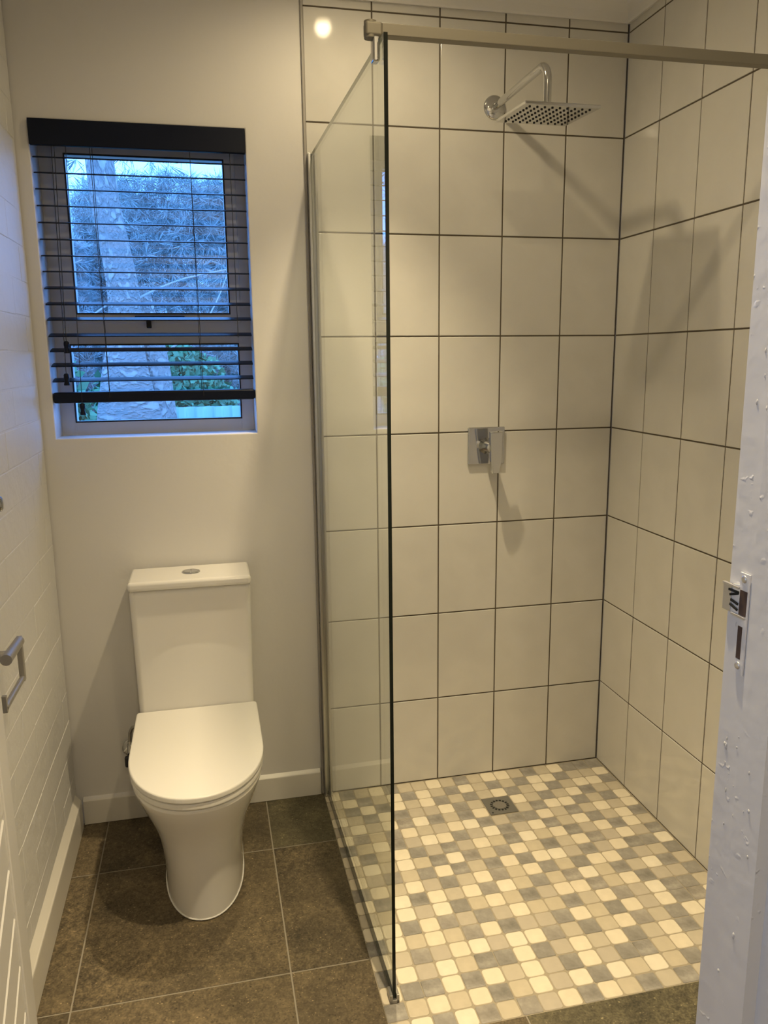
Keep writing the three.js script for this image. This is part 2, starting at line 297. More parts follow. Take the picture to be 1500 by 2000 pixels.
{
  const shower = group('shower_mosaic', null, floor);
  mesh('grout_bed', metricUV(box(MX, 0, -0.02, -0.0016, 0, MZ)), M.mosaicGrout, shower);
  const px = 0.0501, pz = 0.0504, size = 0.0474;
  const chip = (w, h, r, seg, ox, oy) => polyTile([roundedRing(w, h, r, 0, seg, 0.0018), roundedRing(w, h, r, -0.0005, seg, 0.0006), roundedRing(w, h, r, -0.0018, seg), roundedRing(w, h, r, -0.004, seg)], ox, oy);
  const geos = {}; const rm = rng(31);
  for (const [k, r, s] of [['W', 0.0085, 3], ['T', 0.0068, 2], ['G', 0.0025, 1]]) geos[k] = [0, 1, 2, 3].map((q) => chip(size * px / 0.0503 + (k === 'G' ? 0.0012 : 0), size + (k === 'G' ? 0.0012 : 0), r, s, q * 0.031, q * 0.047));
  const stuff = { W: [], T: [], G: [] };
  const cells = [];
  for (let r = 0; r < 20; r++) for (let c = 0; c < 20; c++) {
    const k = MOSAIC[r][c]; if (k === '_') continue;
    const x = -0.0036 - (c + 0.5) * px, z = 0.009 + (r + 0.5) * pz;
    // distance from the photograph's standpoint; chips behind the door frame come last
    const hid = Math.atan2(x + 1.329, 2.4288 - z) > 0.640 ? 100 : 0;
    cells.push([Math.hypot(x + 1.329, z - 2.4288) + hid, k, x, z, r, c]);
  }
  cells.sort((a, b) => a[0] - b[0]);
  cells.forEach(([, k, x, z, r, c], i) => {
    const g = geos[k][Math.floor(rm() * 4)], m = M['chip' + k][Math.floor(rm() * 3)], turn = (rm() - 0.5) * 0.035, dx = (rm() - 0.5) * 0.0012, dz = (rm() - 0.5) * 0.0012, tx = (rm() - 0.5) * 0.012, ty = (rm() - 0.5) * 0.012;
    const narrow = r === 0 ? 1.12 : 1;
    const o = new THREE.Mesh(g, m); o.rotation.set(-Math.PI / 2 + tx, ty, turn); o.position.set(x + dx, 0, z + dz - (r === 0 ? 0.003 : 0)); o.scale.set(1, narrow, 1);
    if (i < 290) { o.name = numbered('mosaic_tile'); o.castShadow = o.receiveShadow = true; shower.add(o); }
    else { o.updateMatrix(); stuff[k].push(g.clone().applyMatrix4(o.matrix)); }
  });
  for (const [k, n] of [['W', 'cream_mosaic'], ['T', 'tan_mosaic'], ['G', 'grey_mosaic']]) if (stuff[k].length) { const o = mesh(n, merge(stuff[k]), M['chip' + k][0], shower); o.userData.kind = 'stuff'; }
}

// skirtings
function skirt(name, len, h, d, cham) {
  const s = new THREE.Shape(); s.moveTo(0, 0.001); s.lineTo(d, 0.001); s.lineTo(d, h - cham); s.quadraticCurveTo(d, h - cham * 0.75, d - 0.003, h - cham * 0.7); s.lineTo(0, h); s.closePath();
  return new THREE.ExtrudeGeometry(s, { depth: len, bevelEnabled: false, curveSegments: 4 });
}
{
  const b = structure('baseboard_back');
  mesh('skirting_board', metricUV(skirt('b', 0.755, 0.092, 0.016, 0.014).rotateY(-Math.PI / 2).translate(-1.0155, 0, -0.011)), M.skirting, b);
  const l = structure('baseboard_left');
  mesh('skirting_board', metricUV(skirt('l', 1.70, 0.118, 0.0185, 0.028).translate(XL, 0, 0.022)), M.skirting, l);
}

// ───────────── window ─────────────
const win = structure('window_1');
{
  const zf = -0.13, zb = -0.175;
  const bar = (x0, x1, y0, y1, a = zb, b = zf) => rbox(x0, x1, y0, y1, a, b, 0.003);
  // outer frame and transom
  mesh('window_frame', metricUV(merge([bar(WIN.x0 - 0.004, -1.712, WIN.y0 - 0.004, WIN.y1 + 0.004), bar(-1.219, WIN.x1 + 0.004, WIN.y0 - 0.004, WIN.y1 + 0.004), bar(-1.714, -1.217, WIN.y0 - 0.004, 1.264), bar(-1.714, -1.217, 1.494, 1.562), bar(-1.714, -1.217, 2.046, WIN.y1 + 0.004)])), M.frame, win);
  // top-hung sash
  const s = group('sash', null, win);
  mesh('sash_frame', metricUV(merge([bar(-1.722, -1.684, 1.556, 2.056, -0.168, -0.122), bar(-1.242, -1.206, 1.556, 2.056, -0.168, -0.122), bar(-1.69, -1.236, 1.556, 1.585, -0.168, -0.122), bar(-1.69, -1.236, 2.026, 2.056, -0.168, -0.122)])), M.frame, s);
  mesh('pane', box(-1.686, -1.240, 1.583, 2.028, -0.152, -0.148), M.windowPane, s);
  const gk = (x0, x1, y0, y1, z, t) => merge([box(x0 - t, x0, y0 - t, y1 + t, z - 0.004, z), box(x1, x1 + t, y0 - t, y1 + t, z - 0.004, z), box(x0, x1, y0 - t, y0, z - 0.004, z), box(x0, x1, y1, y1 + t, z - 0.004, z)]);
  mesh('gasket', gk(-1.683, -1.242, 1.586, 2.025, -0.1195, 0.0045), M.gasket, s);
  mesh('stay_bar', merge([rbox(-1.520, -1.375, 1.566, 1.577, -0.117, -0.105, 0.002), rbox(-1.488, -1.474, 1.541, 1.572, -0.122, -0.104, 0.003)]), M.gasket, s);
  mesh('pane', box(-1.714, -1.217, 1.262, 1.496, -0.155, -0.151), M.windowPane, win);
  mesh('gasket', gk(-1.711, -1.220, 1.266, 1.491, -0.128, 0.0045), M.gasket, win);
}

// ───────────── venetian blind ─────────────
{
  const b = thing('venetian_blind', 'black wooden venetian blind half open in the recess of the small window', 'blind', [0, 0, 0]);
  const x0 = -1.751, x1 = -1.182, zc = -0.036;
  mesh('valance', metricUV(rbox(WIN.x0 + 0.001, WIN.x1 - 0.001, 2.020, 2.0865, -0.012, 0.004, 0.0025)), M.blind, b);
  mesh('headrail', metricUV(rbox(x0, x1, 2.034, 2.084, -0.062, -0.0125, 0.002)), M.blind, b);
  const s = new THREE.Shape(); const hw = 0.0245, t = 0.0014, n = 6;            // slightly crowned slat
  for (let k = 0; k <= n; k++) { const u = -hw + 2 * hw * k / n, y = 0.0012 * (1 - (u / hw) ** 2) + t; k ? s.lineTo(u, y) : s.moveTo(u, y); }
  for (let k = n; k >= 0; k--) { const u = -hw + 2 * hw * k / n; s.lineTo(u, 0.0012 * (1 - (u / hw) ** 2) - t); } s.closePath();
  const slat = metricUV(new THREE.ExtrudeGeometry(s, { depth: x1 - x0, bevelEnabled: false }).rotateY(Math.PI / 2).translate(x0, 0, 0));
  const ys = [1.997, 1.9565, 1.914, 1.870, 1.8255, 1.781, 1.737, 1.6943, 1.6505, 1.6070, 1.5645, 1.5195, 1.4775, 1.4355, 1.3925];
  ys.forEach((y, k) => {
    const eye = Math.atan2(y - 1.452, 2.465), tilt = k < 8 ? eye + 0.012 + 0.004 * (k % 3) : 0.235 - 0.004 * k;
    const o = mesh('slat', slat, M.blind, b); o.position.set(0, y, zc); o.rotation.x = tilt;
  });
  mesh('bottom_rail', metricUV(rbox(x0 - 0.002, x1 + 0.002, 1.327, 1.3575, zc - 0.026, zc + 0.026, 0.006, 3)), M.blind, b);
  for (const x of [-1.601, -1.334]) for (const dz of [-0.0265, 0.0265]) mesh('ladder_cord', cyl([x + (dz > 0 ? 0.003 : -0.002), 1.34, zc + dz], [x, 2.04, zc + dz], 0.0009, 0.0009, 6), M.cord, b);
  for (const [x, y0] of [[-1.2225, 1.51], [-1.7035, 1.50], [-1.711, 1.41], [-1.6745, 1.325]]) {
    const c = mesh('pull_cord', cyl([x, y0, -0.004], [x + (x < -1.5 ? 0.012 : -0.001), 2.03, -0.006], 0.0010, 0.0010, 6), M.cord, b);
    if (x > -1.5) continue;
    const prof = [[0.001, 0.034], [0.004, 0.034], [0.0075, 0.030], [0.0078, 0.022], [0.0055, 0.014], [0.0085, 0.003], [0.008, 0], [0.001, 0]].map(([r, y]) => new THREE.Vector2(r, y));
    const ta = mesh('tassel', new THREE.LatheGeometry(prof.reverse(), 16), M.blind, c); ta.position.set(x, y0 - 0.032, -0.004);
  }
}

// ───────────── toilet ─────────────
{
  const cx = -1.398, t = thing('toilet', 'white close-coupled toilet with lid closed under the small window', 'toilet', [0, 0, 0]);
  // D-shaped outline: straight sides from back, half ellipse at the front
  const dee = (hw, zb, zs, zf, n = 22, p = 2.15) => {
    const a = [[-hw, zb]]; for (let k = 0; k <= n; k++) { const th = Math.PI - Math.PI * k / n, c = Math.cos(th), s = Math.sin(th); a.push([hw * Math.sign(c) * Math.abs(c) ** (2 / p), zs + (zf - zs) * Math.abs(s) ** (2 / p)]); } a.push([hw, zb]); return a;
  };
  const lerpTab = (tab, y) => { for (let i = 0; i + 1 < tab.length; i++) if (y <= tab[i + 1][0]) { const [y0, ...a] = tab[i], [y1, ...b] = tab[i + 1], u = (y - y0) / (y1 - y0), w = u; return a.map((v, k) => v + (b[k] - v) * w); } return tab[tab.length - 1].slice(1); };
  // height: half width, back, side end, front
  const T = [[0.000, 0.1085, 0.03, 0.30, 0.538], [0.05, 0.1085, 0.03, 0.30, 0.541], [0.10, 0.110, 0.03, 0.30, 0.547], [0.15, 0.1145, 0.03, 0.31, 0.556], [0.20, 0.1225, 0.03, 0.32, 0.568], [0.25, 0.135, 0.03, 0.34, 0.585], [0.30, 0.1515, 0.03, 0.365, 0.611], [0.335, 0.162, 0.03, 0.385, 0.632], [0.36, 0.168, 0.03, 0.40, 0.647], [0.378, 0.171, 0.03, 0.405, 0.655], [0.386, 0.1705, 0.03, 0.405, 0.655], [0.389, 0.167, 0.032, 0.404, 0.651]];
  const rings = []; for (let i = 0; i < 48; i++) { const y = 0.389 * (i < 40 ? i / 40 * 0.965 : 0.965 + (i - 39) / 8 * 0.035); const [hw, zb, zs, zf] = lerpTab(T, y); rings.push(dee(hw, zb, zs, zf).map(([x, z]) => [x, y, z])); }
  // smooth the rings over height
  for (let q = 0; q < 4; q++) for (let i = 1; i + 1 < 40; i++) for (let k = 0; k < rings[i].length; k++) for (const c of [0, 2]) rings[i][k][c] = (rings[i - 1][k][c] + 2 * rings[i][k][c] + rings[i + 1][k][c]) / 4;
  const n = rings[0].length, pos = [], idx = [];
  for (const r of rings) for (const p of r) pos.push(...p);
  for (let i = 0; i + 1 < rings.length; i++) for (let k = 0; k + 1 < n; k++) { const a = i * n + k, b = a + 1, c = a + n, d = c + 1; idx.push(a, b, d, a, d, c); }
  const top = (rings.length - 1) * n, cIdx = pos.length / 3; pos.push(0, 0.389, 0.3); for (let k = 0; k + 1 < n; k++) idx.push(cIdx, top + k, top + k + 1);
  for (let i = 0; i + 1 < rings.length; i++) idx.push(i * n, (i + 1) * n, (i + 1) * n + n - 1, i * n, (i + 1) * n + n - 1, i * n + n - 1);
  const g = new THREE.BufferGeometry(); g.setAttribute('position', new THREE.Float32BufferAttribute(pos, 3)); g.setIndex(idx); g.computeVertexNormals();
  const pan = mesh('pan', g, M.porcelain, t); pan.position.set(cx, 0.0015, 0);
  const foot = dee(0.109, 0.05, 0.30, 0.5385).map(([x, z]) => [x, 0.002, z]);
  const bead = mesh('sealant_bead', tube(foot, 0.0022, 90, 6), M.white, pan);
  const slab = (hw, zb, zs, zf, h, bev, y) => {
    const s = new THREE.Shape(), pts = dee(hw, zb, zs, zf, 36, 2.1), r = 0.012;
    s.moveTo(-hw + r, -zb); s.quadraticCurveTo(-hw, -zb, -hw, -zb - r); pts.slice(1, -1).forEach(([x, z]) => s.lineTo(x, -z)); s.lineTo(hw, -zb - r); s.quadraticCurveTo(hw, -zb, hw - r, -zb); s.closePath();
    return new THREE.ExtrudeGeometry(s, { depth: h - 2 * bev, bevelEnabled: true, bevelThickness: bev, bevelSize: bev, bevelOffset: -bev, bevelSegments: 3, curveSegments: 6 }).rotateX(-Math.PI / 2).translate(0, y + bev, 0);
  };
  const seat = mesh('seat', slab(0.1725, 0.165, 0.42, 0.663, 0.017, 0.005, 0.3935), M.seat, t); seat.position.x = cx;
  const lid = mesh('seat_lid', slab(0.1745, 0.157, 0.42, 0.668, 0.0165, 0.0045, 0.4135), M.seat, t); lid.position.x = cx;
  for (const dx of [-0.075, 0.075]) mesh('hinge', cyl([cx + dx, 0.391, 0.155], [cx + dx, 0.402, 0.155], 0.009, 0.009, 16), M.chrome, t);
  // cistern
  const cs = new RoundedBoxGeometry(0.345, 0.412, 0.157, 5, 0.018), cp = cs.attributes.position;
  for (let i = 0; i < cp.count; i++) { const u = (cp.getY(i) + 0.206) / 0.412; cp.setX(i, cp.getX(i) * (0.968 + 0.032 * u)); cp.setZ(i, cp.getZ(i) + (cp.getZ(i) > 0 ? (u - 1) * 0.006 : 0)); }
  cs.computeVertexNormals();
  const tank = mesh('cistern', cs, M.porcelain, t); tank.position.set(cx, 0.391 + 0.206, 0.004 + 0.0785);
  const cl = mesh('cistern_lid', rbox(-0.174, 0.174, 0, 0.027, 0.0, 0.169, 0.010, 4), M.porcelain, t); cl.position.set(cx, 0.8005, 0.004);
  const half = (sgn) => { const s = new THREE.Shape(); const r = 0.0205; for (let k = 0; k <= 16; k++) { const a = -Math.PI / 2 + Math.PI * k / 16, x = sgn * (0.0008 + r * Math.max(0, Math.cos(a))), y = r * Math.sin(a); k ? s.lineTo(x, y) : s.moveTo(x, y); } s.closePath(); return new THREE.ExtrudeGeometry(s, { depth: 0.003, bevelEnabled: true, bevelThickness: 0.0012, bevelSize: 0.0012, bevelOffset: -0.0012, bevelSegments: 2 }).rotateX(-Math.PI / 2); };
  const btn = group('flush_button', [0.002, 0.027, 0.082], cl);
  mesh('button_ring', new THREE.LatheGeometry([[0.0214, 0], [0.0216, 0.0022], [0.024, 0.0032], [0.026, 0.0024], [0.0268, 0]].map(([r, y]) => new THREE.Vector2(r, y)).reverse(), 40), M.chrome, btn);
  mesh('full_flush', half(1), M.chrome, btn); mesh('half_flush', half(-1), M.chrome, btn);
  // water valve beside the pan
  const v = thing('water_valve', 'dark chrome angle valve on the wall behind the toilet', 'valve', [-1.610, 0.248, 0.006]);
  mesh('wall_flange', new THREE.LatheGeometry([[0.0, 0.010], [0.018, 0.009], [0.029, 0.004], [0.030, 0]].map(([r, y]) => new THREE.Vector2(r, y)).reverse(), 28).rotateX(Math.PI / 2), M.chrome, v);
  mesh('valve_body', merge([cyl([0, 0, 0.006], [0, 0, 0.055], 0.010), cyl([0, -0.012, 0.044], [0, 0.032, 0.044], 0.011), cyl([0, 0.030, 0.044], [0, 0.044, 0.044], 0.008)]), M.chrome, v);
  mesh('valve_handle', merge([rbox(-0.017, 0.017, -0.032, 0.004, 0.056, 0.072, 0.006)]), M.gasket, v);
  mesh('supply_hose', tube([[0, 0.040, 0.044], [0.002, 0.07, 0.046], [0.012, 0.092, 0.055], [0.034, 0.1, 0.066]], 0.0055, 30, 10), M.satin, v);
}

// ───────────── glass shower screen ─────────────
{
  const gx = 0, gz = 0.912, gt = 2.022, s = thing('shower_screen', 'frameless clear glass shower screen standing between toilet and shower', 'shower screen', [-0.9915, 0, 0]);
  const face = (x, sgn) => { const g = new THREE.PlaneGeometry(gz - 0.006, gt - 0.010); g.rotateY(sgn * Math.PI / 2); return g.translate(x, (gt + 0.010) / 2, (gz + 0.006) / 2); };
  mesh('glass_panel', merge([face(gx + 0.0038, 1), face(gx - 0.0038, -1)]), M.pane, s);
  mesh('polished_edge', merge([box(gx - 0.0038, gx + 0.0038, 0.010, gt, gz - 0.0006, gz + 0.0004), box(gx - 0.0038, gx + 0.0038, 0.0096, 0.0104, 0.006, gz)]), M.glassEdge, s);
  mesh('top_edge', box(gx - 0.0037, gx + 0.0037, gt - 0.0004, gt + 0.0002, 0.006, gz - 0.001), M.glassTop, s);
  const ch = merge([rbox(gx - 0.0125, gx - 0.0048, 0.002, gt + 0.002, 0.002, 0.026, 0.0012), rbox(gx + 0.0048, gx + 0.0125, 0.002, gt + 0.002, 0.002, 0.026, 0.0012), box(gx - 0.012, gx + 0.012, 0.002, gt + 0.002, 0.0018, 0.006)]);
  mesh('wall_channel', metricUV(ch), M.alu, s);
  mesh('sealant_strip', box(gx - 0.0034, gx + 0.0034, 0.0006, 0.0098, 0.03, gz - 0.03), std({ color: lin(0.25, 0.24, 0.21), roughness: 0.4 }), s);
  const fc = mesh('floor_clip', merge([rbox(gx - 0.011, gx - 0.0042, 0.0005, 0.022, gz - 0.024, gz + 0.006, 0.001), rbox(gx + 0.0042, gx + 0.011, 0.0005, 0.022, gz - 0.024, gz + 0.006, 0.001), rbox(gx - 0.011, gx + 0.011, 0.0005, 0.009, gz - 0.024, gz + 0.006, 0.001)]), M.satin, s);
  mesh('screw', cyl([gx + 0.0105, 0.015, gz - 0.005], [gx + 0.0118, 0.015, gz - 0.005], 0.003, 0.003, 12), M.chrome, fc);
  // support bar to the right wall
  const bz = 0.876, by = 2.0365;
  mesh('support_bar', metricUV(rbox(0.013, 0.9855, by - 0.0105, by + 0.0105, bz - 0.0105, bz + 0.0105, 0.0018)), M.barMetal, s);
  mesh('bar_flange', rbox(0.9795, 0.9875, by - 0.020, by + 0.020, bz - 0.020, bz + 0.020, 0.002), M.satin, s);
  for (const o of s.children) if (!/^(support_bar|bar_flange)/.test(o.name)) o.rotation.y = 0.0150;   // the panel stands a hair out of square
  const cl = mesh('glass_clamp', merge([cyl([gx - 0.020, by - 0.0145, bz], [gx - 0.020, by + 0.0145, bz], 0.0115, 0.0115, 28), rbox(gx - 0.031, gx + 0.001, by - 0.0125, by + 0.0125, bz - 0.012, bz + 0.012, 0.005)]), M.barMetal, s); cl.rotation.y = 0.0150;
  mesh('clamp_jaw', merge([rbox(gx - 0.0175, gx - 0.0042, 1.982, 2.026, bz - 0.011, bz + 0.011, 0.004, 3), rbox(gx + 0.0042, gx + 0.011, 1.990, 2.026, bz - 0.011, bz + 0.011, 0.003, 3)]), M.chrome, cl);
}

// ───────────── shower head, mixer, drain ─────────────
{
  const x = -0.4325, hy = 2.058, hz = 0.385;
  const s = thing('rain_shower', 'square chrome rain shower head on a bent wall arm', 'shower head', [x, 2.181, 0]);
  mesh('wall_flange', new THREE.LatheGeometry([[0.0, 0.013], [0.015, 0.012], [0.031, 0.007], [0.0345, 0.002], [0.0345, 0]].map(([r, y]) => new THREE.Vector2(r, y)).reverse(), 48).rotateX(Math.PI / 2), M.chrome, s);
  const top = hy - 2.181;
  const path = [[0, 0, 0.008], [0, 0, 0.10], [0, 0, 0.22], [0, 0, hz - 0.045]]; for (let k = 1; k <= 8; k++) { const a = k / 8 * Math.PI / 2; path.push([0, -0.045 + 0.045 * Math.cos(a), hz - 0.045 + 0.045 * Math.sin(a)]); } path.push([0, -0.07, hz], [0, top + 0.018, hz]);
  mesh('arm', tube(path, 0.0108, 90, 20), M.chrome, s);
  const head = group('rose', [0, top, hz], s); head.rotation.set(0.055, 0.0, 0.0);
  mesh('swivel', merge([cyl([0, 0.004, 0], [0, 0.018, 0], 0.0145, 0.0125, 28), cyl([0, 0.016, 0], [0, 0.026, 0], 0.0128, 0.0128, 28)]), M.chrome, head);
  mesh('plate', rbox(-0.1, 0.1, -0.0045, 0.004, -0.1, 0.1, 0.002), M.chrome, head);
  const noz = []; for (let i = 0; i < 9; i++) for (let j = 0; j < 9; j++) noz.push(new THREE.CylinderGeometry(0.0032, 0.0026, 0.0024, 10).translate(-0.08 + i * 0.02, -0.0055, -0.08 + j * 0.02));
  mesh('nozzles', merge(noz), M.cord, head);
}
{
  const m = thing('shower_mixer', 'square chrome shower mixer valve with lever on tiled wall', 'mixer tap', [-0.4455, 1.162, 0.0]);
  mesh('cover_plate', rbox(-0.0625, 0.0625, -0.0605, 0.0605, 0.0006, 0.010, 0.0035, 3), M.chrome, m);
  const prof = [[0, 0.066], [0.0155, 0.066], [0.0175, 0.062], [0.0185, 0.018], [0.027, 0.009], [0.0, 0.009]].map(([r, y]) => new THREE.Vector2(r, y));
  mesh('cartridge_sleeve', new THREE.LatheGeometry(prof.reverse(), 40).rotateX(Math.PI / 2), M.chrome, m);
  // lever: square block at the spindle, tapering blade hanging downwards and out
  const s = new THREE.Shape(); s.moveTo(-0.0205, 0.052); s.lineTo(0.0205, 0.052); s.lineTo(0.0195, -0.044); s.lineTo(0.0125, -0.082); s.lineTo(-0.0105, -0.082); s.lineTo(-0.0155, -0.044); s.closePath();
  const g = new THREE.ExtrudeGeometry(s, { depth: 0.014, bevelEnabled: true, bevelThickness: 0.0025, bevelSize: 0.0025, bevelOffset: -0.0025, bevelSegments: 3 });
  const lever = mesh('lever', g, M.chrome, m); lever.position.set(0.0075, 0.001, 0.066); lever.rotation.set(0.13, 0, 0.03);
}
{
  const d = thing('floor_drain', 'small square grey metal drain set in the mosaic shower floor', 'drain', [-0.4545, 0, 0.2105]);
  const hs = 0.0475, s = new THREE.Shape(); s.moveTo(-hs, -hs); s.lineTo(hs, -hs); s.lineTo(hs, hs); s.lineTo(-hs, hs); s.closePath();
  for (let k = 0; k < 16; k++) { const a = k / 16 * 2 * Math.PI, p = new THREE.Path(), c = Math.cos(a), n = Math.sin(a), r0 = 0.0225, r1 = 0.0315, w = 0.0036; const q = [[r0, -w], [r1, -w], [r1, w], [r0, w]].map(([r, t]) => [r * c - t * n, r * n + t * c]).reverse(); q.forEach(([x, y], i) => (i ? p.lineTo(x, y) : p.moveTo(x, y))); p.closePath(); s.holes.push(p); }
  mesh('plate', new THREE.ExtrudeGeometry(s, { depth: 0.0012, bevelEnabled: false }).rotateX(-Math.PI / 2).translate(0, -0.0002, 0), std({ color: lin(0.23, 0.225, 0.21), metalness: 0.6, roughness: 0.45 }), d);
  mesh('sump', box(-0.036, 0.036, -0.0013, -0.0006, -0.036, 0.036), M.hole, d);
  mesh('centre_cap', new THREE.CylinderGeometry(0.0205, 0.0205, 0.0008, 32).translate(0, 0.0014, 0), std({ color: lin(0.26, 0.245, 0.225), metalness: 0.5, roughness: 0.5 }), d);
  mesh('screw', new THREE.CylinderGeometry(0.003, 0.003, 0.001, 12).translate(-0.037, 0.0014, 0.037), M.gasket, d);
}

// ───────────── toilet-roll holder on the left wall ─────────────
{
  const h = thing('toilet_roll_holder', 'brushed steel toilet roll holder, empty, on the painted brick wall', 'toilet roll holder', [XL + 0.003, 0.871, 0.826]);
  const o = 0.049; // stand-off from the wall
  mesh('wall_flange', new THREE.CylinderGeometry(0.022, 0.022, 0.008, 32).rotateZ(Math.PI / 2).translate(0.004, 0.002, -0.02), M.satin, h);
  mesh('standoff', cyl([0.006, 0.002, -0.02], [o, 0.002, -0.02], 0.009, 0.009, 24), M.satin, h);
  mesh('post', cyl([o, 0, 0.004], [o, -0.002, -0.112], 0.0115, 0.0105, 28), M.satin, h);
  mesh('drop_bar', rbox(o - 0.0055, o + 0.0055, -0.090, 0.008, -0.118, -0.105, 0.0012), M.satin, h);
  mesh('roll_arm', cyl([o, -0.083, -0.110], [o, -0.083, 0.045], 0.0062, 0.0062, 20), M.satin, h);
  mesh('end_stop', rbox(o - 0.0045, o + 0.0045, -0.092, -0.057, 0.040, 0.0485, 0.0012), M.satin, h);
}

// ───────────── door leaf, standing open against the left wall ─────────────
{
  const d = structure('door_1'); d.position.set(-1.722, 0, 0.95); d.rotation.y = Math.atan2(0.148, 0.989);   // local +z runs from the free edge to the hinge, +x faces the room
  const W = 0.79, top = 2.032, bot = 0.008, th = 0.036, st = 0.118;
  const leaf = (x0, x1, y0, y1, z0, z1) => metricUV(rbox(x0, x1, y0, y1, z0, z1, 0.003));
  mesh('stile', leaf(-th, 0, bot, top, 0, st), M.doorPaint, d); mesh('stile', leaf(-th, 0, bot, top, W - st, W), M.doorPaint, d);
  mesh('rail', leaf(-th, 0, bot, bot + 0.17, st, W - st), M.doorPaint, d); mesh('rail', leaf(-th, 0, top - 0.11, top, st, W - st), M.doorPaint, d);
  const P = 0.0975, y0 = 0.6735 - 5 * P;
  // planks with a chamfered V-joint between them
  const pl = (h) => { const s = new THREE.Shape(), c = 0.008; s.moveTo(-th + 0.008, 0); s.lineTo(-c - 0.004, 0); s.lineTo(-0.004, c); s.lineTo(-0.004, h - c); s.lineTo(-c - 0.004, h); s.lineTo(-th + 0.008, h); s.closePath(); return metricUV(new THREE.ExtrudeGeometry(s, { depth: W - 2 * st, bevelEnabled: false })); };
  const pg = pl(P - 0.0006);
  for (let k = 0; k < 18; k++) { const o = mesh('plank', pg, M.doorPaint, d); o.position.set(0, y0 + k * P, st); }
  const lv = group('door_handle', [0, 1.213, 0.062], d);
  mesh('rose', new THREE.CylinderGeometry(0.026, 0.026, 0.007, 36).rotateZ(Math.PI / 2).translate(0.0035, 0, 0), M.handleDark, lv);
  mesh('knob', new THREE.LatheGeometry([[0.0, 0.043], [0.008, 0.0425], [0.0125, 0.040], [0.0138, 0.034], [0.012, 0.028], [0.0085, 0.022], [0.0085, 0.006]].map(([r, y]) => new THREE.Vector2(r, y)).reverse(), 36).rotateZ(-Math.PI / 2), M.handleDark, lv);
}
// ───────────── door frame and strike plate ─────────────
{
  const t = structure('trim_1');
  const prof = (sgn) => { // opening face at x = 0, frame body towards +x
    const p = [[0.045, -0.006], [0.0, -0.006], [0.0, 0.047], [-0.015, 0.047], [-0.015, 0.086], [0.0, 0.086], [0.0, 0.128], [0.045, 0.128], [0.045, 0.121], [0.030, 0.121], [0.030, 0.001], [0.045, 0.001]];
    const s = new THREE.Shape(); p.forEach(([x, z], i) => (i ? s.lineTo(sgn * x, -z) : s.moveTo(sgn * x, -z))); s.closePath(); return s;
  };
  const jamb = (sgn, h) => metricUV(new THREE.ExtrudeGeometry(prof(sgn), { depth: h, bevelEnabled: true, bevelThickness: 0.0, bevelSize: 0.0014, bevelOffset: -0.0014, bevelSegments: 2 }).rotateX(-Math.PI / 2));
  const jr = mesh('jamb', jamb(1, 2.06), M.framePaint, t); jr.position.set(-0.805, 0, ZF);
  const jl = mesh('jamb', jamb(-1, 2.06), M.framePaint, t); jl.position.set(-1.606, 0, ZF);
  const hd = mesh('head', jamb(1, 0.801).rotateZ(Math.PI / 2), M.framePaint, t); hd.position.set(-0.805, 2.045, ZF);
  // lumps of old paint
  const lumps = []; const rl = rng(91);
  for (let k = 0; k < 46; k++) { const band = k % 3, y = band === 0 ? 1.27 + 0.24 * rl() : band === 1 ? 0.35 + 0.95 * rl() : 0.95 + 0.1 * rl(), on = k % 4 === 1; const r = 0.0008 + 0.0011 * rl(); lumps.push(new THREE.SphereGeometry(r, 8, 6).scale(0.55, 1.2 + rl() * 1.5, 1).translate(on ? -0.820 : -0.805, y, on ? 1.793 + 0.028 * rl() : 1.745 + 0.038 * rl())); }
  const lp = mesh('paint_lumps', merge(lumps), M.framePaint, t); lp.userData.kind = 'stuff';
  const sp = group('strike_plate', [-0.8056, 1.1795, ZF], t);
  const s = new THREE.Shape(); s.moveTo(0.012, -0.0535); s.lineTo(0.0265, -0.0535); s.lineTo(0.0265, 0.0535); s.lineTo(0.012, 0.0535); s.lineTo(0.012, 0.040); s.lineTo(0.001, 0.038); s.lineTo(0.001, 0.008); s.lineTo(0.012, 0.006); s.closePath();
  const rect = (x0, x1, y0, y1) => { const p = new THREE.Path(); p.moveTo(x0, y0); p.lineTo(x0, y1); p.lineTo(x1, y1); p.lineTo(x1, y0); p.closePath(); return p; };
  s.holes.push(rect(0.0135, 0.0250, 0.009, 0.0355), rect(0.0145, 0.0215, -0.0375, -0.0025));
  mesh('plate', new THREE.ExtrudeGeometry(s, { depth: 0.0016, bevelEnabled: false }).rotateY(-Math.PI / 2).translate(0, 0, 0), M.framePaint, sp);
  mesh('lip', merge([rbox(-0.0008, 0.0008, 0.008, 0.038, -0.012, 0.001, 0.0004), rbox(-0.0025, -0.0008, 0.0355, 0.038, -0.012, 0.014, 0.0004), rbox(-0.0025, -0.0008, 0.0065, 0.009, 0.004, 0.026, 0.0004)]).translate(-0.0016, 0, 0), M.steel, sp);
  mesh('keep_box', merge([box(-0.0017, -0.0005, 0.0092, 0.0353, 0.0137, 0.0248), box(-0.0017, -0.0005, -0.0373, -0.0027, 0.0147, 0.0213)]), M.rust, sp);
  const marks = []; for (const [y, l] of [[0.0315, 0.016], [0.0265, 0.014], [0.0215, 0.012], [0.0165, 0.013]]) marks.push(rbox(-0.0031, -0.0019, y - 0.0013, y + 0.0013, 0.013 - l, 0.013, 0.0003).translate(0, -y, 0).rotateX(0.35 * Math.sin(y * 900)).translate(0, y, 0));
  mesh('bare_patches', merge(marks), M.hole, sp);
  for (const y of [0.0475, -0.0445]) mesh('screw', new THREE.SphereGeometry(0.0042, 14, 8).scale(0.4, 1, 1).translate(-0.0018, y, 0.0185), M.steel, sp);
}

